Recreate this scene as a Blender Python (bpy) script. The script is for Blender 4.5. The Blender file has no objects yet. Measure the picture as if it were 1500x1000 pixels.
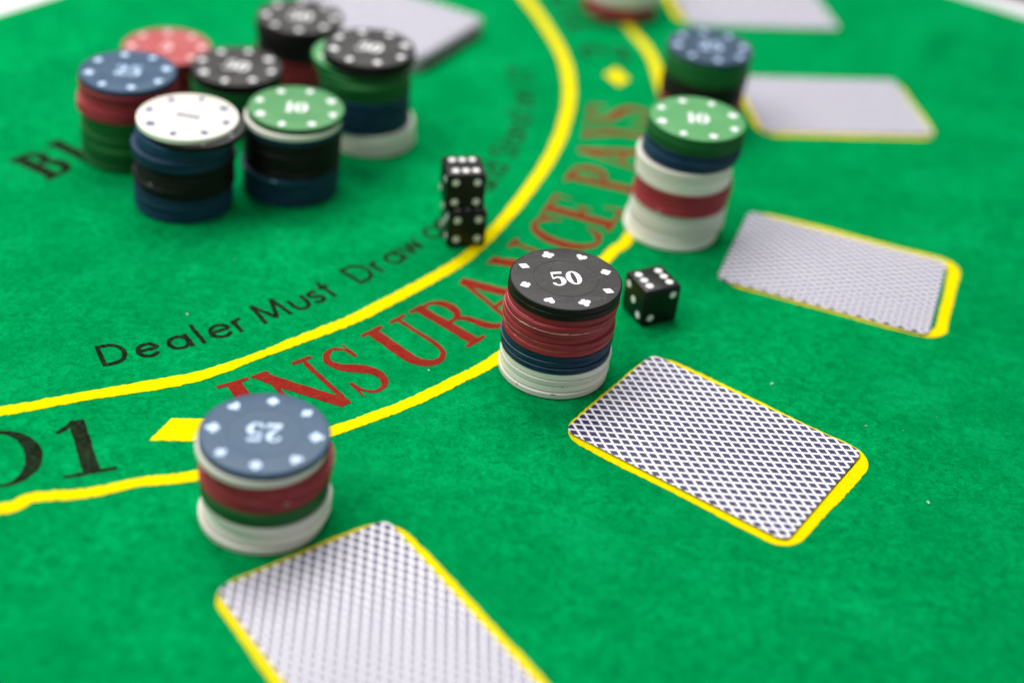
import bpy, bmesh, math, random
from mathutils import Vector, Matrix, noise

random.seed(7)
MM = 0.001
SC = bpy.context.scene
COL = SC.collection

# ------------------------------------------------------------------ camera
cam_d = bpy.data.cameras.new("camera")
cam = bpy.data.objects.new("camera", cam_d)
COL.objects.link(cam)
SC.camera = cam
PITCH, ROLL, HEIGHT = math.radians(35.04), math.radians(6.35), 325.9
fw = Vector((0, math.cos(PITCH), -math.sin(PITCH)))
rt = Vector((1, 0, 0))
up = rt.cross(fw)
R_ = rt * math.cos(ROLL) + up * math.sin(ROLL)
U_ = up * math.cos(ROLL) - rt * math.sin(ROLL)
M = Matrix((R_, U_, -fw)).transposed().to_4x4()
M.translation = Vector((0, 0, HEIGHT * MM))
cam.matrix_world = M
cam_d.sensor_width = 36
cam_d.lens = 53.56
cam_d.clip_start = 0.01
cam_d.clip_end = 50
cam_d.dof.use_dof = True
cam_d.dof.focus_distance = 0.532
cam_d.dof.aperture_fstop = 3.2
cam_d.dof.aperture_blades = 0

# ------------------------------------------------------------------ light
w = bpy.data.worlds.new("World")
SC.world = w
w.use_nodes = True
bg = w.node_tree.nodes["Background"]
bg.inputs[0].default_value = (0.93, 0.96, 1.0, 1)
bg.inputs[1].default_value = 0.33


def area(name, loc, target, sx, sy, power, col):
    l = bpy.data.lights.new(name, 'AREA')
    l.shape = 'RECTANGLE'
    l.size, l.size_y = sx, sy
    l.energy = power
    l.color = col
    o = bpy.data.objects.new(name, l)
    COL.objects.link(o)
    o.location = loc
    o.rotation_euler = (Vector(target) - Vector(loc)).to_track_quat('-Z', 'Y').to_euler()
    return o


area("ceiling_panel_lamp", (-0.30, 1.55, 1.75), (0, 0.5, 0), 1.3, 0.9, 39, (1.0, 0.98, 0.97))
area("ceiling_side_lamp", (-0.75, 0.42, 1.15), (-0.05, 0.45, 0), 0.75, 0.75, 14.0, (1.0, 0.98, 0.95))

SC.view_settings.view_transform = 'Standard'
SC.view_settings.look = 'None'
SC.view_settings.gamma = 1
SC.view_settings.exposure = 0.08
SC.render.engine = 'CYCLES'


# ------------------------------------------------------------------ helpers
def tag(o, label=None, cat=None, group=None, kind=None):
    if label:
        o["label"] = label
    if cat:
        o["category"] = cat
    if group:
        o["group"] = group
    if kind:
        o["kind"] = kind
    return o


def mesh_obj(name, me, parent=None):
    o = bpy.data.objects.new(name, me)
    COL.objects.link(o)
    if parent:
        o.parent = parent
    return o


def make_mesh(name, verts, faces, mats, smooth=False, sharp=None, matidx=None):
    me = bpy.data.meshes.new(name)
    me.from_pydata([(a * MM, b * MM, c * MM) for a, b, c in verts], [], faces)
    for m in (mats if isinstance(mats, (list, tuple)) else [mats]):
        me.materials.append(m)
    if matidx:
        for p, i in zip(me.polygons, matidx):
            p.material_index = i
    if smooth:
        for p in me.polygons:
            p.use_smooth = True
        if sharp:
            me.set_sharp_from_angle(angle=math.radians(sharp))
    me.update()
    return me


class NT:
    """tiny node-graph helper"""

    def __init__(self, name):
        self.m = bpy.data.materials.new(name)
        self.m.use_nodes = True
        self.t = self.m.node_tree
        self.p = self.t.nodes["Principled BSDF"]

    def n(self, typ, **kw):
        nd = self.t.nodes.new(typ)
        for k, v in kw.items():
            setattr(nd, k, v)
        return nd

    def link(self, a, b):
        self.t.links.new(a, b)

    def val(self, sock, v):
        if isinstance(v, (int, float)):
            sock.default_value = v
        elif isinstance(v, (tuple, list)):
            sock.default_value = tuple(v) if len(v) != 3 or sock.type == 'VECTOR' else (*v, 1)
        else:
            self.link(v, sock)

    def math(self, op, a, b=None, c=None, clamp=False):
        nd = self.n("ShaderNodeMath", operation=op)
        nd.use_clamp = clamp
        self.val(nd.inputs[0], a)
        if b is not None:
            self.val(nd.inputs[1], b)
        if c is not None:
            self.val(nd.inputs[2], c)
        return nd.outputs[0]

    def noise(self, vec, scale, detail=2, rough=0.5, dist=0.0):
        nd = self.n("ShaderNodeTexNoise")
        self.link(vec, nd.inputs["Vector"])
        nd.inputs["Scale"].default_value = scale
        nd.inputs["Detail"].default_value = detail
        nd.inputs["Roughness"].default_value = rough
        nd.inputs["Distortion"].default_value = dist
        return nd.outputs[0]

    def ramp(self, v, lo, hi, a=0.0, b=1.0):
        nd = self.n("ShaderNodeMapRange", clamp=True)
        self.val(nd.inputs[0], v)
        nd.inputs[1].default_value, nd.inputs[2].default_value = lo, hi
        nd.inputs[3].default_value, nd.inputs[4].default_value = a, b
        return nd.outputs[0]

    def mix(self, f, a, b, mode='MIX'):
        nd = self.n("ShaderNodeMix", data_type='RGBA', blend_type=mode)
        self.val(nd.inputs[0], f)
        self.val(nd.inputs[6], a)
        self.val(nd.inputs[7], b)
        return nd.outputs[2]

    def coord(self, kind="Object"):
        return self.n("ShaderNodeTexCoord").outputs[kind]

    def mapping(self, vec, scale=(1, 1, 1), rot=(0, 0, 0), loc=(0, 0, 0)):
        nd = self.n("ShaderNodeMapping")
        self.link(vec, nd.inputs[0])
        nd.inputs["Scale"].default_value = scale
        nd.inputs["Rotation"].default_value = rot
        nd.inputs["Location"].default_value = loc
        return nd.outputs[0]

    def bump(self, h, strength, dist):
        nd = self.n("ShaderNodeBump")
        nd.inputs["Strength"].default_value = strength
        nd.inputs["Distance"].default_value = dist
        self.link(h, nd.inputs["Height"])
        self.link(nd.outputs[0], self.p.inputs["Normal"])
        return nd


def felt(name, base, dark, light, ink=False, fibre=(0.0, 0.17, 0.05), show=0.0):
    g = NT(name)
    v = g.coord()
    big = g.noise(v, 14, 3, .55)
    cloud = g.noise(v, 60, 3, .6, .4)
    mid = g.noise(v, 260, 3, .65, .8)
    fine = g.noise(v, 1300, 2, .6, 1.2)
    # short matted fibres: stretched noises at different angles
    fib, dkf = None, None
    for k, a in enumerate((0.3, 1.15, 1.9, 2.6)):
        f = g.noise(g.mapping(v, (420, 2300, 900), (0, 0, a), (k * 3.1, k, 0)), 1.0, 2, .55, .8)
        fib = f if fib is None else g.math('MAXIMUM', fib, f)
        dkf = f if dkf is None else g.math('MINIMUM', dkf, f)
    tone = g.math('ADD', g.math('MULTIPLY', mid, .55), g.math('MULTIPLY', fine, .45))
    col = g.mix(g.ramp(tone, .38, .62), dark, base)
    col = g.mix(g.ramp(dkf, .34, .20, 0, .75), col, tuple(q * .7 for q in dark))
    col = g.mix(g.ramp(fib, .66, .80, 0, .85), col, light)
    col = g.mix(g.ramp(big, .40, .64, 0, .42), col, dark)
    col = g.mix(g.ramp(cloud, .44, .68, 0, .38), col, dark)
    lite = g.noise(v, 32, 4, .6, .5)
    col = g.mix(g.ramp(lite, .50, .75, 0, .15), col, light)
    if ink:
        thin = g.math('MULTIPLY', g.ramp(fine, .47, .60), g.ramp(mid, .34, .58))
        col = g.mix(g.math('MULTIPLY', thin, show), col, fibre)
    g.link(col, g.p.inputs["Base Color"])
    g.p.inputs["Roughness"].default_value = .95
    g.p.inputs["Specular IOR Level"].default_value = .0
    h = g.math('ADD', g.math('MULTIPLY', fib, .8), g.math('MULTIPLY', mid, .7))
    g.bump(h, .8, .0007)
    return g.m


M_FELT = felt("green_felt", (.0, .355, .092), (.0, .170, .042), (.008, .56, .20))
M_YEL = felt("yellow_print", (.96, .79, .0), (.84, .64, .0), (1.0, .90, .0), True, (.36, .46, .01), .5)
M_RED = felt("red_print", (.40, .022, .018), (.22, .012, .010), (.46, .05, .035), True, (.06, .05, .02), .65)
M_BLK = felt("black_print", (.016, .018, .010), (.008, .010, .006), (.05, .05, .03), True, (.02, .07, .03), .7)


def plastic(name, col, pale, rough=.42, wear=.5, dust=0.0, scuff=0.0, spec=.17):
    g = NT(name)
    v = g.coord()
    oi = g.n("ShaderNodeObjectInfo").outputs["Random"]
    off = g.n("ShaderNodeVectorMath", operation='ADD')
    g.link(v, off.inputs[0])
    cb = g.n("ShaderNodeCombineXYZ")
    for i in range(3):
        g.link(g.math('MULTIPLY', oi, 7.3 + 3 * i), cb.inputs[i])
    g.link(cb.outputs[0], off.inputs[1])
    vv = off.outputs[0]
    sep = g.n("ShaderNodeSeparateXYZ")
    g.link(v, sep.inputs[0])
    x, y, z = sep.outputs
    r = g.math('SQRT', g.math('ADD', g.math('MULTIPLY', x, x), g.math('MULTIPLY', y, y)))
    # worn rim: the corner edge rubbed pale here and there
    rim = g.math('MULTIPLY', g.ramp(r, .01975, .0199), g.math('ADD', g.ramp(z, .00228, .00238), g.ramp(z, .00025, .00015)), clamp=True)
    wn = g.ramp(g.noise(vv, 160, 4, .65), .52, .62)
    wearf = g.math('MULTIPLY', g.math('MULTIPLY', rim, wn), wear)
    blot = g.noise(vv, 90, 4, .6)
    c = g.mix(g.ramp(blot, .40, .75, 0, .10 + scuff), col, pale)
    # every chip of a moulding batch is a little lighter or darker
    c = g.mix(1.0, c, g.mix(oi, (.80, .80, .80), (1.18, 1.18, 1.18)), 'MULTIPLY')
    c = g.mix(wearf, c, pale)
    # fine scuffs
    s1 = g.noise(g.mapping(vv, (2200, 90, 90), (0, 0, .7)), 1, 2, .5, .4)
    s2 = g.noise(g.mapping(vv, (90, 2600, 90), (0, 0, .35)), 1, 2, .5, .4)
    sm = g.math('MAXIMUM', g.ramp(s1, .66, .80), g.ramp(s2, .66, .80))
    sm = g.math('MULTIPLY', sm, g.ramp(g.noise(vv, 120, 2), .42, .68))
    c = g.mix(g.math('MULTIPLY', sm, .06 + dust + scuff), c, pale)
    if scuff:
        sg = g.noise(g.mapping(vv, (420, 110, 200), (0, 0, .9)), 1, 3, .65, 1.0)
        c = g.mix(g.math('MULTIPLY', g.ramp(sg, .55, .78), min(.5, scuff * 1.8)), c, pale)
    sp = g.ramp(g.noise(vv, 900, 1), .74, .80)
    c = g.mix(g.math('MULTIPLY', sp, dust), c, (.6, .58, .56))
    g.link(c, g.p.inputs["Base Color"])
    g.link(g.ramp(blot, .3, .7, rough - .05, rough + .1), g.p.inputs["Roughness"])
    g.p.inputs["IOR"].default_value = 1.5
    g.p.inputs["Specular IOR Level"].default_value = spec
    h = g.math('ADD', g.math('MULTIPLY', g.noise(vv, 1400, 3), .6), g.math('MULTIPLY', sm, .5))
    g.bump(h, .16, .0002)
    return g.m


# each colour: smooth edge, matt face; top and side light painted into tones
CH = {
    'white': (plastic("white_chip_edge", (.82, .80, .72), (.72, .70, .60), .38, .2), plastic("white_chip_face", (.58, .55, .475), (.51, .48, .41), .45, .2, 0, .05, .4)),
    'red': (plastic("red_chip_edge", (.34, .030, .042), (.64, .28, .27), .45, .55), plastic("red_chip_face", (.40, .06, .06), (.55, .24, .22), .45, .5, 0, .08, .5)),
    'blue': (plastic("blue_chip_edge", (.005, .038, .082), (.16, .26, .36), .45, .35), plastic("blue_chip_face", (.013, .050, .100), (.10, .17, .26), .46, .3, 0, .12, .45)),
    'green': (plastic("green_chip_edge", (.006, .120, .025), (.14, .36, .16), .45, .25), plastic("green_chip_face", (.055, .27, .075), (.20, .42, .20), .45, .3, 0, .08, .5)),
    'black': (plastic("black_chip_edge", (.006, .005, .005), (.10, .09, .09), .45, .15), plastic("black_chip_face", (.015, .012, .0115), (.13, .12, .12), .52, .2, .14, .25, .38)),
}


def ink(name, col, rough=.4):
    g = NT(name)
    v = g.coord()
    c = g.mix(g.ramp(g.noise(v, 1500, 2), .3, .75, 0, .18), col, tuple(.6 * q for q in col))
    g.link(c, g.p.inputs["Base Color"])
    g.p.inputs["Roughness"].default_value = rough
    return g.m


INK_W = ink("white_ink", (.88, .88, .88))
INK_LB = ink("pale_blue_ink", (.55, .72, .95))
INK_PK = ink("pale_pink_ink", (.85, .62, .60))
INK_NV = ink("navy_ink", (.03, .06, .22))
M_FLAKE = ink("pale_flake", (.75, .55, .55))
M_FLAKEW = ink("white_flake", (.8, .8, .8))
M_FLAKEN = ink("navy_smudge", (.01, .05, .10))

# ------------------------------------------------------------------ setting
g = NT("white_table_laminate")
v = g.coord()
g.link(g.mix(g.ramp(g.noise(v, 30, 3), .3, .7), (.80, .78, .80), (.74, .72, .75)), g.p.inputs["Base Color"])
g.p.inputs["Roughness"].default_value = .45
M_TABLE = g.m
g = NT("dark_carpet")
v = g.coord()
g.link(g.mix(g.ramp(g.noise(v, 60, 4), .3, .7), (.035, .028, .07), (.07, .055, .11)), g.p.inputs["Base Color"])
g.p.inputs["Roughness"].default_value = .9
M_FLOOR = g.m

# the mat is a four-cornered cloth; corners far beyond the frame on three sides
QA, QB, QC, QD = Vector((-70, 1011)), Vector((-565, 249)), Vector((121, -79)), Vector((622, 692))


def rounded_poly(pts, r, n=8):
    out = []
    k = len(pts)
    for i in range(k):
        p, a, b = Vector(pts[i]), Vector(pts[i - 1]), Vector(pts[(i + 1) % k])
        d1, d2 = (a - p).normalized(), (b - p).normalized()
        for j in range(n + 1):
            t = j / n
            out.append(tuple(p + d1 * r * (1 - t) ** 2 + d2 * r * t ** 2))
    return out


def slab(name, outline, z0, z1, mats):
    n = len(outline)
    vs = [(x, y, z1) for x, y in outline] + [(x, y, z0) for x, y in outline]
    fs = [list(range(n)), list(range(2 * n - 1, n - 1, -1))]
    fs += [[i, n + i, n + (i + 1) % n, (i + 1) % n] for i in range(n)]
    return make_mesh(name, vs, fs, mats)


side = (QD - QA).normalized()
nrm = Vector((-side.y, side.x))
T1 = QA + nrm * 18 - side * 420
T2 = QD + nrm * 18 + side * 120
T3 = T2 - nrm * 1250
T4 = T1 - nrm * 1250
cx = [tuple(T1), tuple(T4), tuple(T3), tuple(T2)]
a = sum(cx[i][0] * cx[(i + 1) % 4][1] - cx[(i + 1) % 4][0] * cx[i][1] for i in range(4))
if a < 0:
    cx.reverse()
o = mesh_obj("table_top", slab("table_top", rounded_poly(cx, 40), -32, -1.2, M_TABLE))
tag(o, "white table top showing past the edges of the green mat", "table", kind="structure")
me = make_mesh("floor", [(-4000, -4000, -740), (4000, -4000, -740), (4000, 6000, -740), (-4000, 6000, -740)], [[0, 1, 2, 3]], M_FLOOR)
tag(mesh_obj("floor", me), "dark purple carpet floor beyond the table", "floor", kind="structure")


# ------------------------------------------------------------------ felt mat
def ridge(x, y, px, py, ang, length, width, h):
    ca, sa = math.cos(ang), math.sin(ang)
    u = (x - px) * ca + (y - py) * sa
    q = -(x - px) * sa + (y - py) * ca + .0009 * u * u
    return h * math.exp(-(u / length) ** 2 - (q / width) ** 2)


def cloth_z(x, y):
    p = Vector((x / 70, y / 70, 0))
    z = -.25 - .30 * noise.noise(p) - .12 * noise.noise(p * 2.7)
    z = min(z, -.02)
    # soft creases in the loose cloth
    z += ridge(x, y, 207, 786, 1.07, 30, 9, 5.0)
    z += ridge(x, y, 236, 770, 1.15, 40, 14, 3.0)
    z += ridge(x, y, 222, 632, .9, 50, 14, 2.6)
    z += ridge(x, y, -236, 640, 1.0, 60, 14, 3.0)
    z += ridge(x, y, -30, 810, 2.6, 40, 14, 3.5)
    z += ridge(x, y, -18, 700, 2.2, 24, 9, 1.8)
    z += ridge(x, y, -34, 640, .75, 26, 8, 1.3)
    z += ridge(x, y, 195, 420, 1.2, 70, 16, 1.6)
    return z


NU, NV = 250, 300
vs, fs = [], []
for j in range(NV + 1):
    for i in range(NU + 1):
        s, t = i / NU, j / NV
        p = (QA * (1 - s) + QD * s) * (1 - t) + (QB * (1 - s) + QC * s) * t
        bow = 5 * math.sin(t * 37) * math.exp(-s * 30) + 3 * math.sin(s * 31 + 1) * math.exp(-t * 30)
        p = p + Vector((bow * .7, bow * .7))
        e = min(s * 750, t * 900, (1 - s) * 750, (1 - t) * 900)
        z = cloth_z(p.x, p.y)
        if e < 2.5:
            z -= .8 * (1 - e / 2.5) ** 2
        vs.append((p.x, p.y, max(z, -1.1)))
for j in range(NV):
    for i in range(NU):
        a = j * (NU + 1) + i
        fs.append([a, a + NU + 1, a + NU + 2, a + 1])
me = make_mesh("felt_mat", vs, fs, M_FELT, smooth=True)
MAT = mesh_obj("felt_mat", me)
tag(MAT, "green felt blackjack layout mat covering the table under everything", "game mat")

C0 = Vector((-278.0, 661.5))   # centre of the printed arcs
ZP = [0]


def jit(x, y, amp):
    p = Vector((x * .9, y * .9, 3.3))
    return x + amp * noise.noise(p), y + amp * noise.noise(p + Vector((9, 5, 1)))


def catmull(pts, step=.06):
    """pts: (x,y,w) -> dense list"""
    P = [Vector(p) for p in pts]
    P = [2 * P[0] - P[1]] + P + [2 * P[-1] - P[-2]]
    out = []
    for i in range(1, len(P) - 2):
        d = (P[i + 1].xy - P[i].xy).length
        n = max(2, int(d / step))
        for k in range(n):
            t = k / n
            out.append(.5 * ((2 * P[i]) + (-P[i - 1] + P[i + 1]) * t + (2 * P[i - 1] - 5 * P[i] + 4 * P[i + 1] - P[i + 2]) * t * t + (-P[i - 1] + 3 * P[i] - 3 * P[i + 1] + P[i + 2]) * t ** 3))
    out.append(P[-2])
    return out


def straight(pts, step=.06):
    out = []
    for a, b in zip(pts, pts[1:]):
        a, b = Vector(a), Vector(b)
        n = max(1, int((b.xy - a.xy).length / step))
        for k in range(n):
            out.append(a.lerp(b, k / n))
    out.append(Vector(pts[-1]))
    return out


def ribbon(path, closed=False):
    """dense (x,y,w) path -> left/right outline pairs"""
    out = []
    n = len(path)
    for i, p in enumerate(path):
        if closed:
            d = path[(i + 1) % n].xy - path[i - 1].xy
        else:
            d = path[min(i + 1, n - 1)].xy - path[max(i - 1, 0)].xy
        d.normalize()
        nn = Vector((-d.y, d.x)) * p.z * .5
        out.append((p.xy + nn, p.xy - nn))
    return out


def print_mesh(name, strokes, fn, mat, amp=.28, lift=.14):
    """strokes: list of (pairs, closed); fn maps local xy -> world xy (mm); laid on the cloth"""
    vs, fs = [], []
    for k, (pairs, closed) in enumerate(strokes):
        b = len(vs)
        for l, r in pairs:
            for q in (l, (l + r) / 2, r):
                x, y = fn(q.x, q.y)
                x, y = jit(x, y, amp)
                vs.append((x, y, cloth_z(x, y) + lift + .012 * k))
        n = len(pairs)
        for i in range(n if closed else n - 1):
            j = (i + 1) % n
            for c in (0, 1):
                fs.append([b + i * 3 + c, b + i * 3 + c + 1, b + j * 3 + c + 1, b + j * 3 + c])
    # keep faces pointing up
    out = []
    for f in fs:
        a, b_, c = (Vector(vs[i]) for i in f[:3])
        out.append(f if (b_ - a).cross(c - a).z >= 0 else f[::-1])
    return make_mesh(name, vs, out, mat, smooth=True)


def polar_pts(lst):
    return [(r, math.radians(a)) for r, a in lst]


ident = lambda x, y: (x, y)


def arc_line(pts, widths, name="arc_line"):
    P = [(C0.x + r * math.cos(math.radians(a)), C0.y + r * math.sin(math.radians(a)), wd) for (r, a), wd in zip(pts, widths)]
    d = catmull(P, 1.2)
    o = mesh_obj(name, print_mesh(name, [(ribbon(d), False)], ident, M_YEL, .55), MAT)
    o["label"] = "yellow printed arc line"
    return o


arc_line([(293, -80), (292, -73), (291.8, -67.65), (290.4, -61.9), (292.0, -57), (293.0, -54.05), (291.5, -50), (290.8, -46.85), (291.2, -42), (291.0, -38.62), (291.8, -32), (291.8, -27.13), (289.4, -18.09), (290.3, -8.44), (292.6, 1.6), (294.0, 10.61), (293.4, 18.73), (293.8, 24.84), (293, 33), (292, 42)],
         [5, 5, 5.0, 5.2, 6.2, 5.4, 4.0, 4.6, 5.4, 5.6, 5.4, 5.2, 5.4, 5.6, 5.8, 5.8, 5.6, 5.6, 5.4, 5])
arc_line([(340, -80), (339, -73), (340.8, -68.14), (337.6, -66.4), (339.8, -63.62), (339.5, -61), (342.6, -58.0), (342, -53), (341.8, -49.76), (343.0, -45.05), (343.4, -41), (343.6, -37.31), (341, -30), (338.5, -21.97), (340.6, -18.89), (341, -8), (340.5, 0), (340.0, 7.16), (341.2, 12.56), (338.9, 17.54), (338, 24), (339, 33), (340, 42)],
         [5, 5, 5.2, 4.8, 4.6, 4.6, 4.8, 5, 5.0, 4.8, 5, 5, 5, 5, 5.2, 5.2, 5.2, 5.4, 5.2, 5.2, 5, 5, 5])

# --- serif letters, unit height, drawn with thick and thin strokes
TK, TN, SF = .16, .062, .055


def ell(cx, cy, rx, ry, a0, a1, wt=TK, wn=TN, n=26):
    out = []
    for k in range(n + 1):
        a = math.radians(a0 + (a1 - a0) * k / n)
        wd = wn + (wt - wn) * abs(math.cos(a)) ** 1.5
        out.append(Vector((cx + rx * math.cos(a), cy + ry * math.sin(a), wd)))
    return out


def st(*pts):
    return straight([tuple(p) for p in pts])


def ser(x0, x1, y):
    return st((x0, y, SF), (x1, y, SF))


GL = {
    'I': (.36, [st((.18, .02, TK), (.18, .98, TK)), ser(0, .36, .025), ser(0, .36, .975)]),
    'N': (.80, [st((.16, .02, TN), (.16, .95, TN)), st((.10, .97, TK), (.66, .02, TK)), st((.68, .0, TN), (.68, .98, TN)), ser(0, .22, .975), ser(.03, .30, .025), ser(.54, .80, .975)]),
    'S': (.58, [catmull([(.50, .70, .05), (.46, .87, .05), (.30, .96, .06), (.12, .87, .10), (.085, .74, .125), (.18, .60, .15), (.36, .48, .17), (.50, .34, .15), (.51, .18, .12), (.40, .05, .065), (.22, .035, .055), (.09, .16, .05), (.06, .31, .05)]), st((.50, .69, .05), (.52, .97, .03)), st((.06, .31, .05), (.035, .03, .03))]),
    'U': (.80, [catmull([(.19, .98, TK), (.19, .70, TK), (.19, .36, TK), (.225, .17, .14), (.32, .065, .115), (.42, .045, .09), (.53, .09, .07), (.60, .20, .062), (.62, .36, TN), (.62, .70, TN), (.62, .98, TN)]), ser(.02, .36, .975), ser(.50, .76, .975)]),
    'R': (.80, [st((.20, .02, TK), (.20, .98, TK)), [Vector((.2, .955, TN))] + ell(.36, .735, .20, .22, 90, -90, .14, .055) + [Vector((.2, .515, TN))], catmull([(.38, .52, .05), (.50, .42, .10), (.58, .15, .13), (.68, .04, .09), (.78, .06, .04)]), ser(.03, .37, .025), ser(.03, .3, .975)]),
    'A': (.82, [st((.38, .97, TN), (.12, .03, TN)), st((.39, 1.0, TK), (.66, .03, TK)), st((.19, .33, TN), (.55, .33, TN)), ser(0, .25, .025), ser(.50, .82, .025)]),
    'C': (.66, [ell(.37, .5, .30, .46, 48, 312), st((.57, .84, .05), (.61, .99, .04)), st((.57, .16, .05), (.63, .30, .04)), st((.60, .68, .05), (.60, .98, .04))]),
    'E': (.64, [st((.20, .02, TK), (.20, .98, TK)), st((.03, .972, .056), (.57, .972, .056)), st((.03, .028, .056), (.60, .028, .056)), st((.2, .52, .05), (.42, .52, .05)), st((.57, .99, .05), (.55, .74, .02)), st((.60, .01, .05), (.58, .28, .02)), st((.42, .64, .03), (.42, .40, .03))]),
    'P': (.66, [st((.20, .02, TK), (.20, .98, TK)), [Vector((.2, .955, TN))] + ell(.36, .715, .22, .24, 90, -90, .15, .055) + [Vector((.2, .475, TN))], ser(.03, .40, .025), ser(.03, .3, .975)]),
    'Y': (.76, [st((.14, .97, TK), (.40, .46, .12)), st((.64, .97, TN), (.41, .46, TN)), st((.40, .50, TK), (.40, .02, TK)), ser(0, .30, .975), ser(.52, .76, .975), ser(.23, .57, .025)]),
    'O': (.74, [ell(.37, .5, .30, .46, 0, 360, .16, .05, 50)]),
    '1': (.50, [st((.27, .02, TK), (.27, .98, TK)), catmull([(.04, .80, .05), (.14, .86, .06), (.24, .98, .05)]), ser(.02, .50, .025)]),
    '2': (.66, [catmull([(.08, .70, .07), (.12, .88, .07), (.32, .96, .08), (.52, .85, .13), (.53, .68, .15), (.40, .46, .11), (.20, .22, .07), (.08, .08, .05)]), st((.05, .07, .13), (.58, .07, .13)), st((.58, .02, .05), (.61, .26, .03))]),
    'T': (.70, [st((.35, .02, TK), (.35, .98, TK)), st((.02, .972, .056), (.68, .972, .056)), st((.04, .99, .05), (.05, .74, .02)), st((.66, .99, .05), (.65, .74, .02)), ser(.18, .52, .025)]),
    'B': (.72, [st((.20, .02, TK), (.20, .98, TK)), [Vector((.2, .955, TN))] + ell(.36, .75, .19, .205, 90, -90, .13, .055) + [Vector((.2, .545, TN))], [Vector((.2, .545, TN))] + ell(.36, .285, .24, .26, 90, -90, .15, .055) + [Vector((.2, .03, TN))], ser(.03, .3, .025), ser(.03, .3, .975)]),
    'L': (.62, [st((.20, .02, TK), (.20, .98, TK)), ser(.03, .37, .975), st((.03, .028, .056), (.58, .028, .056)), st((.58, .01, .05), (.56, .30, .02))]),
    'K': (.80, [st((.20, .02, TK), (.20, .98, TK)), st((.64, .96, TN), (.26, .45, TN)), st((.38, .58, .14), (.66, .03, .14)), ser(.03, .37, .025), ser(.03, .37, .975), ser(.50, .78, .975), ser(.50, .80, .025)]),
    'J': (.50, [catmull([(.33, .98, TK), (.33, .5, TK), (.33, .2, .14), (.24, .03, .07), (.08, .06, .09)]), ser(.16, .50, .975)]),
}


def letter_on_arc(ch, a0, a1, rtop, rbot, mat, lab, skew=0.0):
    wd, strokes = GL[ch]

    def fn(x, y):
        a = math.radians(a0 + (a1 - a0) * x / wd + skew * (.5 - y))
        r = rtop + (1 - y) * (rbot - rtop)
        return C0.x + r * math.cos(a), C0.y + r * math.sin(a)
    o = mesh_obj("printed_letter", print_mesh("printed_letter", [(ribbon(s), False) for s in strokes], fn, mat, .35), MAT)
    o["label"] = lab
    return o


for ch, a0, a1 in (('I', -53.9, -51.6), ('N', -51.4, -46.8), ('S', -46.5, -43.9), ('U', -42.6, -38.1), ('R', -38.0, -33.9), ('A', -34.2, -29.4),
                   ('N', -28.6, -24.1), ('C', -23.1, -19.3), ('E', -19.4, -15.6), ('P', -13.5, -10.0), ('A', -9.7, -5.2), ('Y', -5.0, -1.6), ('S', -1.5, 1.9)):
    letter_on_arc(ch, a0, a1, 301, 332, M_RED, "red printed letter " + ch + " of INSURANCE PAYS")
for ch, a0, a1 in (('1', -64.8, -61.8), ('O', -70.3, -65.6), ('T', -74.8, -70.8)):
    letter_on_arc(ch, a0, a1, 302, 331, M_BLK, "black printed character " + ch)
for ch, a0, a1 in (('2', 11.0, 14.6), ('T', 17.2, 21.2), ('O', 21.7, 26.0), ('1', 28.5, 31.0)):
    letter_on_arc(ch, a0, a1, 304, 329, M_BLK, "black printed character " + ch)


def print_poly(name, poly, mat, lab):
    """filled convex patch as a fan of small rings so it follows the cloth"""
    n = len(poly)
    c = Vector((sum(p[0] for p in poly) / n, sum(p[1] for p in poly) / n))
    ring = []
    for i in range(n):
        a, b = Vector(poly[i]), Vector(poly[(i + 1) % n])
        m = max(2, int((b - a).length / 1.0))
        ring += [a.lerp(b, k / m) for k in range(m)]
    vs, fs = [(c.x, c.y, cloth_z(c.x, c.y) + .14)], []
    m = len(ring)
    for f in (.33, .66, 1.0):
        for p in ring:
            q = c.lerp(p, f)
            x, y = jit(q.x, q.y, .4)
            vs.append((x, y, cloth_z(x, y) + .14))
    for i in range(m):
        j = (i + 1) % m
        fs.append([0, 1 + i, 1 + j])
        for k in (0, 1):
            fs.append([1 + k * m + i, 1 + (k + 1) * m + i, 1 + (k + 1) * m + j, 1 + k * m + j])
    out = []
    for f in fs:
        a, b_, d = (Vector(vs[i]) for i in f[:3])
        out.append(f if (b_ - a).cross(d - a).z >= 0 else f[::-1])
    o = mesh_obj(name, make_mesh(name, vs, out, mat, smooth=True), MAT)
    o["label"] = lab


def pp(r, a):
    return (C0.x + r * math.cos(math.radians(a)), C0.y + r * math.sin(math.radians(a)))


print_poly("printed_diamond", [(-115.4, 385.6), (-101.8, 387.3), (-94, 398), (-99, 400.4), (-111.3, 398.2)], M_YEL, "yellow printed diamond before the word INSURANCE")
print_poly("printed_diamond", [pp(318.5, 5.9), pp(324.6, 7.5), pp(319.5, 9.6), pp(312.3, 8.1)], M_YEL, "yellow printed diamond after the word PAYS")

# --- plain sans letters of the dealer rule, one stroke width
SW = .13


def sa(cx, cy, rx, ry, a0, a1, n=22):
    return [Vector((cx + rx * math.cos(math.radians(a0 + (a1 - a0) * k / n)), cy + ry * math.sin(math.radians(a0 + (a1 - a0) * k / n)), SW)) for k in range(n + 1)]


def sl(*p):
    return straight([(x, y, SW) for x, y in p])


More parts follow.
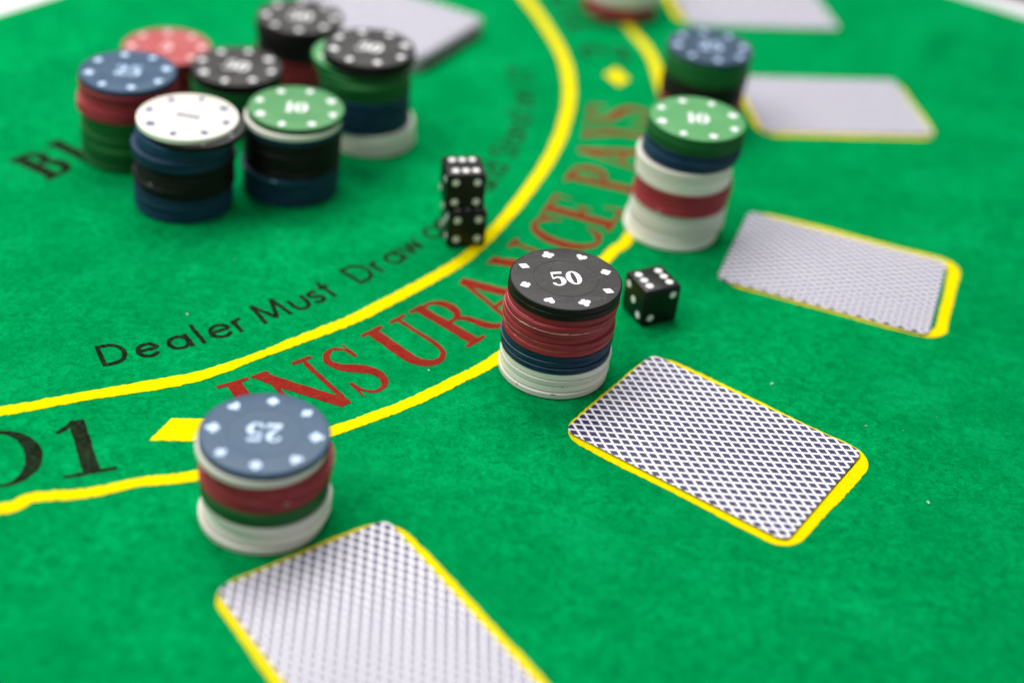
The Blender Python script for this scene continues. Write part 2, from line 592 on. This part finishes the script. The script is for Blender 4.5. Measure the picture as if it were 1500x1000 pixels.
SN = {
    'D': (.80, [sl((.08, 0), (.08, 1)), sl((.08, .94), (.34, .94)) + sa(.34, .5, .38, .44, 90, -90) + sl((.34, .06), (.08, .06))]),
    'e': (.68, [sl((.06, .35), (.60, .35)), sa(.34, .33, .28, .29, 5, 325)]),
    'a': (.70, [sa(.33, .33, .27, .28, 0, 360, 30), sl((.61, .64), (.61, .0))]),
    'l': (.16, [sl((.08, 0), (.08, 1))]),
    'r': (.36, [sl((.08, 0), (.08, .64)), sa(.30, .36, .22, .24, 180, 80, 10)]),
    'M': (1.0, [sl((.08, 0), (.16, 1)), sl((.16, .98), (.50, .10), (.84, .98)), sl((.84, 1), (.92, 0))]),
    'u': (.62, [sl((.08, .64), (.08, .28)) + sa(.31, .28, .23, .24, 180, 360, 14) + sl((.54, .28), (.54, .64))]),
    's': (.48, [catmull([(.40, .52, SW), (.26, .61, SW), (.10, .52, SW), (.16, .38, SW), (.34, .28, SW), (.40, .15, SW), (.24, .04, SW), (.06, .14, SW)])]),
    't': (.34, [sl((.17, 0), (.17, .92)), sl((.0, .60), (.34, .60))]),
    'w': (.84, [sl((.05, .64), (.24, .04), (.42, .60), (.60, .04), (.79, .64))]),
    'o': (.70, [sa(.35, .33, .28, .29, 0, 360, 30)]),
    'n': (.60, [sl((.08, 0), (.08, .64)), sl((.08, .36)[:2], (.08, .37)) + sa(.30, .36, .22, .24, 180, 0, 14) + sl((.52, .36), (.52, 0))]),
    '1': (.30, [sl((.20, 0), (.20, .98)), sl((.20, .95), (.03, .78))]),
    '6': (.62, [sa(.31, .29, .25, .26, 0, 360, 28), catmull([(.07, .34, SW), (.20, .68, SW), (.42, .98, SW)])]),
    '7': (.60, [sl((.04, .94), (.54, .94), (.20, 0))]),
    'd': (.70, [sa(.33, .33, .27, .28, 0, 360, 30), sl((.61, 1), (.61, .0))]),
    'S': (.62, [catmull([(.54, .80, SW), (.36, .95, SW), (.12, .86, SW), (.14, .64, SW), (.34, .52, SW), (.54, .36, SW), (.50, .12, SW), (.26, .05, SW), (.06, .22, SW)])]),
}
RULE = [('D', -60.2), ('e', -57.45), ('a', -55.0), ('l', -52.6), ('e', -51.6), ('r', -49.5), ('M', -47.4), ('u', -44.3), ('s', -42.5), ('t', -41.0),
        ('D', -37.9), ('r', -35.4), ('a', -33.85), ('w', -31.7), ('o', -28.3), ('n', -26.2), ('1', -23.2), ('6', -22.0), ('a', -18.6), ('n', -16.6), ('d', -14.8),
        ('S', -11.4), ('t', -9.4), ('a', -8.0), ('n', -5.9), ('d', -3.8), ('o', -0.4), ('n', 1.8), ('1', 5.0), ('7', 6.4)]
for ch, a0 in RULE:
    wd, strokes = SN[ch]

    def fn(x, y, a0=a0):
        r = 262.8 + (1 - y) * 12.8
        a = math.radians(a0 - .1) + x * 13.0 / 269.0
        return C0.x + r * math.cos(a), C0.y + r * math.sin(a)
    strokes = [[q for i, q in enumerate(s) if i == 0 or (q.xy - s[i - 1].xy).length > 1e-4] for s in strokes]
    o = mesh_obj("printed_letter", print_mesh("printed_letter", [(ribbon(s), False) for s in strokes], fn, M_BLK, .25), MAT)
    o["label"] = "small black printed letter " + ch + " of the dealer rule"

# --- the straight word in front of the dealer
e1, e2 = Vector((.545, .839)), Vector((.87, -.49))
xx = 0.0
for ch in "BLA":
    wd, strokes = GL[ch]

    def fn(x, y, xx=xx):
        p = Vector((-219.5, 555.0)) + e1 * (xx + x * 23) + e2 * (1 - y) * 23
        return p.x, p.y
    o = mesh_obj("printed_letter", print_mesh("printed_letter", [(ribbon([Vector((q.x, q.y, q.z * 1.25 + .045)) for q in s]), False) for s in strokes], fn, M_BLK, .3), MAT)
    o["label"] = "black printed capital " + ch
    xx += wd * 23 + 3


# ------------------------------------------------------------------ cards
CL, CW, CR, CT = 86.0, 60.0, 3.6, .30


def card_material():
    g = NT("lattice_card_back")
    v = g.coord()
    sep = g.n("ShaderNodeSeparateXYZ")
    g.link(v, sep.inputs[0])
    u = g.math('MULTIPLY', sep.outputs[0], 1 / .0055)
    q = g.math('MULTIPLY', sep.outputs[1], 1 / .0038)
    p1 = g.math('ADD', g.math('ADD', u, q), 40.3)
    p2 = g.math('ADD', g.math('SUBTRACT', u, q), 40.1)

    def band(a, b, amp):
        tri = g.math('PINGPONG', g.math('MULTIPLY', b, 9.0), 1.0)
        d = g.math('ABSOLUTE', g.math('SUBTRACT', g.math('FRACT', a), .5))
        return g.ramp(g.math('ADD', d, g.math('MULTIPLY', g.math('SUBTRACT', tri, .5), amp)), .350, .367)
    white = g.math('MAXIMUM', band(p1, p2, .03), band(p2, p1, .10))
    blot = g.noise(v, 160, 3, .6)
    dk = g.mix(g.ramp(blot, .35, .7), (.034, .030, .085), (.050, .044, .12))
    lt = g.mix(g.ramp(blot, .3, .7), (.83, .81, .85), (.78, .76, .81))
    g.link(g.mix(white, dk, lt), g.p.inputs["Base Color"])
    g.link(g.ramp(g.noise(v, 35, 2), .3, .7, .36, .44), g.p.inputs["Roughness"])
    g.p.inputs["IOR"].default_value = 1.5
    g.p.inputs["Specular IOR Level"].default_value = .28
    g.bump(g.math('ADD', g.math('MULTIPLY', g.noise(v, 60, 2), 1.0), g.math('MULTIPLY', white, .04)), .10, .0012)
    return g.m


M_CARD = card_material()
g = NT("card_paper_edge")
g.p.inputs["Base Color"].default_value = (.42, .41, .40, 1)
g.p.inputs["Roughness"].default_value = .8
v = g.coord()
g.link(g.mix(g.ramp(g.noise(v, 700, 2), .35, .65), (.36, .35, .34), (.55, .54, .52)), g.p.inputs["Base Color"])
M_EDGE = g.m


def card_mesh(name, warp):
    rows = [-1, -.985, -.955, -.91, -.86] + [-.8 + .1 * k for k in range(17)] + [.86, .91, .955, .985, 1]
    nu = 28
    vs, fs, mi = [], [], []
    top = []
    for rv in rows:
        yv = rv * CW / 2
        c = max(0.0, abs(yv) - (CW / 2 - CR))
        hu = CL / 2 - (CR - math.sqrt(max(0.0, CR * CR - c * c)))
        top.append([(-hu + 2 * hu * k / nu, yv) for k in range(nu + 1)])
    nr = len(rows)
    for z0 in (CT, 0.0):
        for r in top:
            for x, y in r:
                vs.append((x, y, z0 + warp(x / (CL / 2), y / (CW / 2))))
    W1 = nu + 1
    off = nr * W1
    for j in range(nr - 1):
        for i in range(nu):
            a = j * W1 + i
            fs.append([a, a + 1, a + W1 + 1, a + W1]); mi.append(0)
            fs.append([off + a, off + a + W1, off + a + W1 + 1, off + a + 1]); mi.append(1)
    border = [i for i in range(W1)] + [j * W1 + nu for j in range(1, nr)] + [(nr - 1) * W1 + i for i in range(nu - 1, -1, -1)] + [j * W1 for j in range(nr - 2, 0, -1)]
    for k, a in enumerate(border):
        b = border[(k + 1) % len(border)]
        fs.append([a, off + a, off + b, b]); mi.append(1)
    return make_mesh(name, vs, fs, [M_CARD, M_EDGE], smooth=True, sharp=40, matidx=mi)


def warp_fn(seed, lift, cup):
    rs = random.Random(seed)
    c = [(sx, sy, rs.uniform(0, lift)) for sx in (-1, 1) for sy in (-1, 1)]

    def f(u, v_):
        z = cup * (u * u * .7 + v_ * v_ * .3)
        for sx, sy, h in c:
            z += h * max(0, (u * sx + 1) / 2) ** 3 * max(0, (v_ * sy + 1) / 2) ** 3
        return z
    return f


def box_outline(cx, cy, ang, u0, u1, v0, v1, turn, rad, wd, lab):
    """yellow card box; its outer limits u0..u1, v0..v1 in the card's own axes"""
    h = wd / 2
    ca, sa_ = math.cos(ang + turn), math.sin(ang + turn)
    crn = [(u1 - h, v1 - h, 0), (u0 + h, v1 - h, 90), (u0 + h, v0 + h, 180), (u1 - h, v0 + h, 270)]
    path = []
    for i, (x, y, a) in enumerate(crn):
        sx = -1 if x > (u0 + u1) / 2 else 1
        sy = -1 if y > (v0 + v1) / 2 else 1
        rr = rad if not isinstance(rad, (list, tuple)) else rad[i]
        for k in range(9):
            t = math.radians(a + 90 * k / 8)
            path.append((x + sx * rr + rr * math.cos(t), y + sy * rr + rr * math.sin(t), wd))
    dense = straight(path + [path[0]], 1.3)[:-1]
    for p in dense:
        p.z *= 1 + .16 * noise.noise(Vector((p.x * .05, p.y * .05, cx)))

    def fn(x, y):
        x += .7 * noise.noise(Vector((x * .04, y * .04, cy)))
        y += .7 * noise.noise(Vector((x * .04, y * .04, cx + 5)))
        return cx + x * ca - y * sa_, cy + x * sa_ + y * ca
    o = mesh_obj("card_box", print_mesh("card_box", [(ribbon(dense, True), True)], fn, M_YEL, .4), MAT)
    o["label"] = lab


CARDS = [
    (73.6, 417.7, -.5483, (-44.4, 47.6, -32.8, 32.2, -.014), 8, "sharp blue and white lattice-backed card right of the black 50 chip stack", 3, .5, .06),
    (128.9, 540.3, -.2892, (-42.6, 49.6, -31.0, 34.0, .0), 8, "face-down lattice card behind the lone die, right of the tall stack", 5, .4, .1),
    (-28.6, 306.9, -.877, (-44.4, 48, -32.6, 33.0, .01), 8, "nearest face-down lattice card, cut off by the bottom edge", 8, .3, .06),
    (145.1, 698.0, .1893, (-45.5, 44.9, -32.8, 30.5, .0), 8, "blurred face-down card at upper right beside the blue-topped stack", 11, .4, .2),
    (112.3, 817.0, .20, (-48.5, 36, -26, 26, .0), 8, "farthest blurred face-down card cut off by the top edge", 14, .3, .2),
]
for x, y, a, box, rad, lab, seed, lift, cup in CARDS:
    c = mesh_obj("playing_card", card_mesh("playing_card", warp_fn(seed, lift, cup)))
    c.location = (x * MM, y * MM, .20 * MM)
    c.rotation_euler = (0, 0, a)
    tag(c, lab, "playing card", "face-down cards lying on the card boxes")
    box_outline(x, y, a, *box, rad, 4.6, "yellow printed card box outline under a card")

dk_me = card_mesh("deck_card", lambda u, v_: 0)
da = math.atan2(-.454, .891) + math.pi
for k in range(26):
    c = mesh_obj("playing_card", dk_me)
    top = k == 25
    c.location = ((-84.9 + random.uniform(-1.1, 1.1)) * MM, (729.8 + random.uniform(-1.1, 1.1)) * MM, (.3 + k * .312) * MM)
    c.rotation_euler = (0, 0, da + random.uniform(-.03, .03))
    if top:
        tag(c, "top face-down card of the deck behind the black-topped chip stacks", "playing card", "cards of the squared deck")
    else:
        tag(c, "card inside the squared deck, under its top card", "playing card", "cards of the squared deck")

# ------------------------------------------------------------------ dice
g = NT("black_die_plastic")
v = g.coord()
g.link(g.mix(g.ramp(g.noise(v, 300, 3), .4, .7), (.003, .003, .003), (.007, .006, .006)), g.p.inputs["Base Color"])
g.p.inputs["Roughness"].default_value = .36
g.p.inputs["Specular IOR Level"].default_value = .3
g.bump(g.noise(v, 500, 3), .12, .0003)
M_DIE = g.m
M_PIP = ink("white_pip_paint", (.86, .85, .82), .5)
DS = 16.0
bm = bmesh.new()
bmesh.ops.create_cube(bm, size=DS * MM)
bmesh.ops.bevel(bm, geom=bm.edges[:] + bm.verts[:], offset=1.15 * MM, segments=4, profile=.5, affect='EDGES')
die_me = bpy.data.meshes.new("die_body")
bm.to_mesh(die_me)
bm.free()
die_me.materials.append(M_DIE)
for p in die_me.polygons:
    p.use_smooth = True
die_me.set_sharp_from_angle(angle=math.radians(35))
# a pip is a shallow painted dish with a soft lip
vs, fs = [(0, 0, .015)], []
for r, z in ((.7, .02), (1.15, .035), (1.42, .05), (1.5, .0)):
    for k in range(20):
        vs.append((r * math.cos(k * math.pi / 10), r * math.sin(k * math.pi / 10), z))
for k in range(20):
    fs.append([0, 1 + k, 1 + (k + 1) % 20])
    for q in range(3):
        fs.append([1 + q * 20 + k, 21 + q * 20 + k, 21 + q * 20 + (k + 1) % 20, 1 + q * 20 + (k + 1) % 20])
pip_me = make_mesh("pip", vs, fs, M_PIP, smooth=True)
d_ = 4.4
PIPS = {1: [(0, 0)], 2: [(-d_, -d_), (d_, d_)], 3: [(-d_, -d_), (0, 0), (d_, d_)], 4: [(-d_, -d_), (d_, d_), (-d_, d_), (d_, -d_)],
        5: [(-d_, -d_), (d_, d_), (-d_, d_), (d_, -d_), (0, 0)], 6: [(x * 4.1, y) for x in (-1, 0, 1) for y in (-d_, d_)]}


def die(x, y, z, ang, faces, lab):
    """faces: (axis, number, turn)"""
    root = bpy.data.objects.new("die", None)
    COL.objects.link(root)
    root.location = (x * MM, y * MM, z * MM)
    root.rotation_euler = (0, 0, ang)
    tag(root, lab, "die", "black dice with white pips")
    b = mesh_obj("body", die_me, root)
    b.location = (0, 0, DS / 2 * MM)
    for (nx, ny, nz), num, turn in faces:
        n = Vector((nx, ny, nz))
        q = n.to_track_quat('Z', 'Y')
        for px, py in PIPS[num]:
            if turn:
                px, py = -py, px
            o = mesh_obj("pip", pip_me, root)
            o.rotation_mode = 'QUATERNION'
            o.rotation_quaternion = q
            o.location = (q @ Vector((px, py, DS / 2 + .004)) + Vector((0, 0, DS / 2))) * MM
    return root


X, Y, Z = (1, 0, 0), (0, 1, 0), (0, 0, 1)
nX, nY, nZ = (-1, 0, 0), (0, -1, 0), (0, 0, -1)
die(51.3, 494.2, .05, math.radians(30), [(Z, 6, 1), (nZ, 1, 0), (nY, 2, 0), (Y, 5, 0), (nX, 3, 1), (X, 4, 0)], "lone black die showing six beside the black 50 chip stack")
die(-25.2, 535.4, .05, math.radians(17), [(Z, 6, 0), (nZ, 1, 0), (nY, 4, 0), (Y, 3, 0), (nX, 5, 0), (X, 2, 0)], "lower black die of the two stacked on the yellow line")
die(-26.8, 537.2, DS + .10, math.radians(15), [(Z, 6, 0), (nZ, 1, 0), (nY, 4, 0), (Y, 3, 0), (nX, 2, 0), (X, 5, 0)], "upper black die showing six atop another die")

# ------------------------------------------------------------------ chips
CRD, TH, GAP = 20.0, 2.53, 2.55


def lathe(prof, n=96):
    vs, fs = [], []
    m = len(prof)
    for r, z in prof:
        for k in range(n):
            a = 2 * math.pi * k / n
            vs.append((r * math.cos(a), r * math.sin(a), z))
    for q in range(m - 1):
        for k in range(n):
            a, b = q * n + k, q * n + (k + 1) % n
            fs.append([a, b, b + n, a + n])
    fs.append(list(range(n))[::-1])
    fs.append([(m - 1) * n + k for k in range(n)])
    return vs, fs


PROF = [(11.36, .0), (11.42, .10), (11.60, .10), (11.66, .0), (19.05, .0), (19.50, .09), (19.82, .24), (20.0, .46), (20.0, TH - .34), (19.90, TH - .16), (19.70, TH - .05), (19.40, TH),
        (11.66, TH), (11.60, TH - .10), (11.42, TH - .10), (11.36, TH)]
pv, pf = lathe(PROF)
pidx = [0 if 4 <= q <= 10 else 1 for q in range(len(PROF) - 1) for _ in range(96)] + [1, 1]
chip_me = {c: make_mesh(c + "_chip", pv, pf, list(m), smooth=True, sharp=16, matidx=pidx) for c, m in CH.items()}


def circ(cx, cy, r, n=18):
    return [(cx + r * math.cos(2 * math.pi * k / n), cy + r * math.sin(2 * math.pi * k / n)) for k in range(n)]


def heart(s=1.0, flip=1):
    out = []
    for k in range(36):
        t = 2 * math.pi * k / 36
        x = 16 * math.sin(t) ** 3
        y = 13 * math.cos(t) - 5 * math.cos(2 * t) - 2 * math.cos(3 * t) - math.cos(4 * t)
        out.append((x * s * .115, y * s * .115 * flip))
    return out


def mark_mesh(kind, mat):
    """club, spade, heart, diamond: about 3.8 mm, pointing to +y"""
    vs, fs = [], []

    def fan(poly, z):
        b = len(vs)
        n = len(poly)
        vs.append((sum(p[0] for p in poly) / n, sum(p[1] for p in poly) / n, z))
        vs.extend([(x, y, z) for x, y in poly])
        for i in range(n):
            fs.append([b, b + 1 + i, b + 1 + (i + 1) % n])
    if kind == 'diamond':
        fan([(0, -2.2), (1.75, 0), (0, 2.2), (-1.75, 0)], 0)
    elif kind == 'heart':
        fan(heart(1.08)[::-1], 0)
    elif kind == 'spade':
        fan(heart(1.0, -1), 0)
        fan([(-.9, -2.1), (.9, -2.1), (.2, -.6), (-.2, -.6)], .006)
    else:
        fan(circ(0, 1.2, 1.0), 0)
        fan(circ(-1.25, -.35, 1.0), .004)
        fan(circ(1.25, -.35, 1.0), .008)
        fan([(-.8, -2.1), (.8, -2.1), (.3, .4), (-.3, .4)], .012)
    out = []
    for f in fs:
        a, b_, d = (Vector(vs[i]) for i in f)
        out.append(f if (b_ - a).cross(d - a).z >= 0 else f[::-1])
    return make_mesh("suit_mark", vs, out, mat)


INKS = {'black': INK_W, 'green': INK_W, 'blue': INK_LB, 'red': INK_PK, 'white': INK_NV}
MARKS = {c: [mark_mesh(k, m) for k in ('club', 'heart', 'spade', 'diamond')] for c, m in INKS.items()}

# fat numerals from thick/thin strokes, unit height
FN = {
    '5': (.62, [st((.14, .93, .14), (.56, .93, .14)), st((.13, .98, .06), (.11, .50, .06)), catmull([(.11, .50, .06), (.28, .61, .09), (.46, .52, .18), (.50, .30, .22), (.40, .08, .12), (.22, .03, .09), (.09, .13, .12), (.10, .22, .15)], .04)]),
    '0': (.62, [ell(.31, .5, .21, .455, 0, 360, .22, .07, 40)]),
    '2': (.62, [catmull([(.12, .74, .15), (.14, .88, .09), (.30, .96, .08), (.46, .84, .18), (.46, .66, .2), (.32, .42, .13), (.14, .20, .08), (.07, .10, .07)], .04), st((.06, .09, .17), (.56, .09, .17)), st((.56, .02, .05), (.58, .32, .04))]),
    '1': (.42, [st((.23, .02, .2), (.23, .98, .2)), st((.05, .84, .07), (.18, .95, .07)), st((.04, .035, .07), (.42, .035, .07))]),
}


def numeral_mesh(txt, h, mat):
    vs, fs = [], []
    x0, k = 0.0, 0
    tot = sum(FN[c][0] for c in txt) + .05 * (len(txt) - 1)
    for c in txt:
        wd, strokes = FN[c]
        for s in strokes:
            s = [q for i, q in enumerate(s) if i == 0 or (q.xy - s[i - 1].xy).length > 1e-4]
            pr = ribbon(s)
            b = len(vs)
            for l, r in pr:
                for q in (l, r):
                    vs.append(((q.x + x0 - tot / 2) * h, (q.y - .5) * h, .006 * k))
            for i in range(len(pr) - 1):
                f = [b + 2 * i, b + 2 * i + 1, b + 2 * i + 3, b + 2 * i + 2]
                a, b_, d = (Vector(vs[j]) for j in f[:3])
                fs.append(f if (b_ - a).cross(d - a).z >= 0 else f[::-1])
            k += 1
        x0 += wd + .05
    return make_mesh("numeral", vs, fs, mat)


VALUE = {'black': '50', 'green': '10', 'blue': '25', 'red': '5', 'white': '1'}
NUM = {c: numeral_mesh(VALUE[c], 8.6 if c != 'white' else 9.5, INKS[c]) for c in VALUE}
# a chipped bit of rim; the pale blue one is a painted glint
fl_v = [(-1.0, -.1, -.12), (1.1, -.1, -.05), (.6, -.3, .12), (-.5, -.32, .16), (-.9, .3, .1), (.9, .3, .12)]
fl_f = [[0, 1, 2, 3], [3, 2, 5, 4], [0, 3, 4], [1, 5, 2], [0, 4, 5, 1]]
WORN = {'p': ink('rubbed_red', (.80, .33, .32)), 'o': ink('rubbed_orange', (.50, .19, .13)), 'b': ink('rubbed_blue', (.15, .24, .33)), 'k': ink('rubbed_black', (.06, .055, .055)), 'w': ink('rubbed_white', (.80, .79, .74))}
FLAKE_GLINT = {k: make_mesh("nick", fl_v, fl_f, m) for k, m in (('p', M_FLAKE), ('w', M_FLAKEW), ('n', M_FLAKEN), ('b', INK_LB))}


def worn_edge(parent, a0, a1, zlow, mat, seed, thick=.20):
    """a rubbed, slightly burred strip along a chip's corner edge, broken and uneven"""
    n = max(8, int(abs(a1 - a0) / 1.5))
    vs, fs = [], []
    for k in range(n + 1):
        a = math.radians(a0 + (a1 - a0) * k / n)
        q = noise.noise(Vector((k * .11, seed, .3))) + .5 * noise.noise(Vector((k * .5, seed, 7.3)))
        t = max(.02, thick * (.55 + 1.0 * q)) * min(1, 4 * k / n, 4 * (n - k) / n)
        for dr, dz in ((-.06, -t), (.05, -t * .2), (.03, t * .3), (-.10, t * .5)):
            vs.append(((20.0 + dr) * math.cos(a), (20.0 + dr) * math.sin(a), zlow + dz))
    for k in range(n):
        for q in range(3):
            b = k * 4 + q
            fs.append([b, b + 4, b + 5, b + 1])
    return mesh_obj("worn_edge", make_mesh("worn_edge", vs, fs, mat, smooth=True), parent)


ORD = ["bottom", "second", "third", "fourth", "fifth", "sixth", "seventh", "eighth", "ninth", "tenth", "eleventh", "twelfth", "thirteenth", "fourteenth", "fifteenth", "sixteenth", "seventeenth", "eighteenth", "nineteenth", "twentieth", "twenty-first", "twenty-second"]


def stack(x, y, spec, desc, phase, numdir, lean=(0, 0), offs=None, nicks_glints=(), marked=(), worn=()):
    """spec: [(colour, count)] from the bottom up; lean: total shift of the top chip in mm"""
    offs = offs or {}
    cols = [c for c, k in spec for _ in range(k)]
    n = len(cols)
    rs = random.Random(int(x * 10 + y))
    for i, c in enumerate(cols):
        t = i / max(1, n - 1)
        dx, dy = offs.get(i, offs.get(i - n, (rs.uniform(-.45, .45), rs.uniform(-.45, .45))))
        cx, cy = x + lean[0] * t + dx, y + lean[1] * t + dy
        top = i == n - 1
        has = top or i in marked or (i - n) in marked
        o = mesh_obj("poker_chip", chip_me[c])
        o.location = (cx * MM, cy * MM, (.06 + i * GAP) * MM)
        a = math.radians(phase) if top else rs.uniform(0, 6.28)
        o.rotation_euler = (0, 0, a)
        if top:
            lab = "%s %s chip on top of the %s" % (c, VALUE[c], desc)
        else:
            lab = "%s chip, %s of the %s" % (c, ORD[i] + ("" if i == 0 else " from bottom"), desc)
        tag(o, lab, "poker chip", "poker chips of the " + desc)
        if has:
            for k in range(8):
                s = mesh_obj("suit_mark", MARKS[c][(-k) % 4], o)
                aa = k * math.pi / 4
                s.location = (15.9 * math.cos(aa) * MM, 15.9 * math.sin(aa) * MM, (TH + .03) * MM)
                s.rotation_euler = (0, 0, aa - math.pi / 2)
            s = mesh_obj("numeral", NUM[c], o)
            s.location = (0, 0, (TH + .03) * MM)
            s.rotation_euler = (0, 0, math.radians(numdir) - a)
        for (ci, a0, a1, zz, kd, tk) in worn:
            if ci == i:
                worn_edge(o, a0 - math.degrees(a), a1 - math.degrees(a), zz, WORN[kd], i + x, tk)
        for (ci, adeg, zz, kd, sc) in nicks_glints:
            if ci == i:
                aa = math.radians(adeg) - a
                s = mesh_obj("nick", FLAKE_GLINT[kd], o)
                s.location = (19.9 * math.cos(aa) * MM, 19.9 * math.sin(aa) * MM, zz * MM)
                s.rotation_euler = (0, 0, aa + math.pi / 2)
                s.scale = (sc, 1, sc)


stack(15.9, 452.2, [('white', 4), ('blue', 3), ('red', 6), ('black', 2)], "stack beside the lone die", 116.4, 17, (0, 0),
      {0: (-.2, -.6), 1: (.1, .1), 2: (.0, .0), 3: (.3, .2), 4: (-.2, .1), 5: (-.5, .4), 6: (.1, .3), 7: (-.1, .0), 8: (.2, .1), 9: (-.7, .5), 10: (-.2, .2), 11: (-.1, -.4), 12: (.5, .5), 13: (.3, .1), 14: (.5, .0)},
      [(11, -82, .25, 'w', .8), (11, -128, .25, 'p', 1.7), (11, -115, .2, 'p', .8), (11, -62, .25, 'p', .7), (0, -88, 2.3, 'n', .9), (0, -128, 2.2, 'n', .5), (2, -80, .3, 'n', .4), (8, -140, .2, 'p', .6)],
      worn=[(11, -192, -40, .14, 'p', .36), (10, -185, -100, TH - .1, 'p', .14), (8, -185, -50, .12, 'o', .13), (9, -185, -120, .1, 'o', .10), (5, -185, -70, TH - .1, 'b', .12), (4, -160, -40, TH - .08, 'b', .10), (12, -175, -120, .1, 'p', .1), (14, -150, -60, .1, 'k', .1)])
stack(62.5, 562.8, [('white', 6), ('red', 4), ('white', 4), ('blue', 3), ('green', 3)], "tall green-topped stack behind the lone die", 22, 0, (2.6, .6),
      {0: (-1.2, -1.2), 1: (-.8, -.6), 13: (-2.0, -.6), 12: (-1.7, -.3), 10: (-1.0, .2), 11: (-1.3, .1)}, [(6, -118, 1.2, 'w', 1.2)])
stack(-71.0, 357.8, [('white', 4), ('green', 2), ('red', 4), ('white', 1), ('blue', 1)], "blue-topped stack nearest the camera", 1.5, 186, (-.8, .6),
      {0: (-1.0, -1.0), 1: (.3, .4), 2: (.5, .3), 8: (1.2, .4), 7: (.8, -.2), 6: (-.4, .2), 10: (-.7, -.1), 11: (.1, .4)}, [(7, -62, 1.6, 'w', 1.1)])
stack(-141.0, 540.2, [('blue', 4), ('black', 5), ('blue', 4), ('black', 1), ('white', 1)], "white-topped stack", 38, 82, (2.2, .2),
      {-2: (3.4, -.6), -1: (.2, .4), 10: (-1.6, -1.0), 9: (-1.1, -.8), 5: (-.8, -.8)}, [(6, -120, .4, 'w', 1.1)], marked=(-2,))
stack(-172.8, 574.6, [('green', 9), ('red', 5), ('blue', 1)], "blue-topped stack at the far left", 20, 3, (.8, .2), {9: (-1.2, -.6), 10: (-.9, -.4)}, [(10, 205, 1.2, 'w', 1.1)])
stack(-101.0, 562.2, [('blue', 5), ('black', 6), ('blue', 1), ('white', 1), ('green', 1)], "green-topped stack of the left cluster", 34, 5, (1.3, .4), {4: (-.8, -1.4), -1: (.6, .9)}, [(4, -98, 2.2, 'b', 1.4), (4, -150, 2.2, 'b', 1.1)])  # the two pale blue rim marks stand in for specular glints
stack(-76.6, 612.0, [('white', 4), ('blue', 6), ('green', 5), ('black', 2)], "black-topped stack beside the deck", 20, -8, (-.6, .4),
      {-3: (-4.2, 3.4), -4: (-2.6, 1.6), 0: (2.8, 0), 1: (2.5, .1), 2: (2.4, .1), 3: (2.1, .3), -1: (1.4, .5), -2: (1.2, .3)}, marked=(-3,))
stack(-135.3, 616.6, [('green', 8), ('black', 2)], "short black-topped stack amid the left cluster", 38, -5, (.3, 0))
stack(-115.6, 665.8, [('red', 6), ('black', 6)], "black-topped stack at the top edge", 8, 0, (-.4, 0))
stack(-172.6, 639.0, [('red', 8)], "all-red stack", 12, 0, (0, 0))
stack(76.9, 666.4, [('red', 6), ('black', 4), ('green', 4), ('blue', 1)], "blue-topped stack at upper right", 10, 0, (-.6, 0), {-1: (.6, .3)})
stack(37.8, 791.0, [('red', 3), ('white', 5), ('blue', 3)], "stack cut off by the top edge", 10, 0, (0, 0), {3: (.9, .6)})

# ------------------------------------------------------------------ lint on the felt
g = NT("pale_lint")
g.p.inputs["Base Color"].default_value = (.62, .72, .66, 1)
g.p.inputs["Roughness"].default_value = 1
M_LINT = g.m
rs = random.Random(3)
vs, fs = [], []
spots = [(96.5, 456.0, .55), (145.5, 398.0, .5), (48.2, 398.5, .4), (-120.3, 459.2, .4), (-28.5, 441.0, .35), (129, 437, .3)]
for _ in range(14):
    spots.append((rs.uniform(-170, 220), rs.uniform(290, 620), rs.uniform(.07, .17)))
for x, y, s in spots:
    b = len(vs)
    z = cloth_z(x, y)
    a = rs.uniform(0, 6.28)
    for k in range(5):
        t = k / 4 - .5
        px = x + math.cos(a + t * 1.2) * t * s * 3
        py = y + math.sin(a + t * 1.2) * t * s * 3
        wv = s * (.55 - abs(t) * .6)
        vs += [(px - math.sin(a) * wv, py + math.cos(a) * wv, z + .22), (px, py, z + .22 + s * .8), (px + math.sin(a) * wv, py - math.cos(a) * wv, z + .22)]
    for k in range(4):
        q = b + 3 * k
        fs += [[q, q + 1, q + 4, q + 3], [q + 1, q + 2, q + 5, q + 4]]
o = mesh_obj("lint", make_mesh("lint", vs, fs, M_LINT, smooth=True), MAT)
o["kind"] = "stuff"
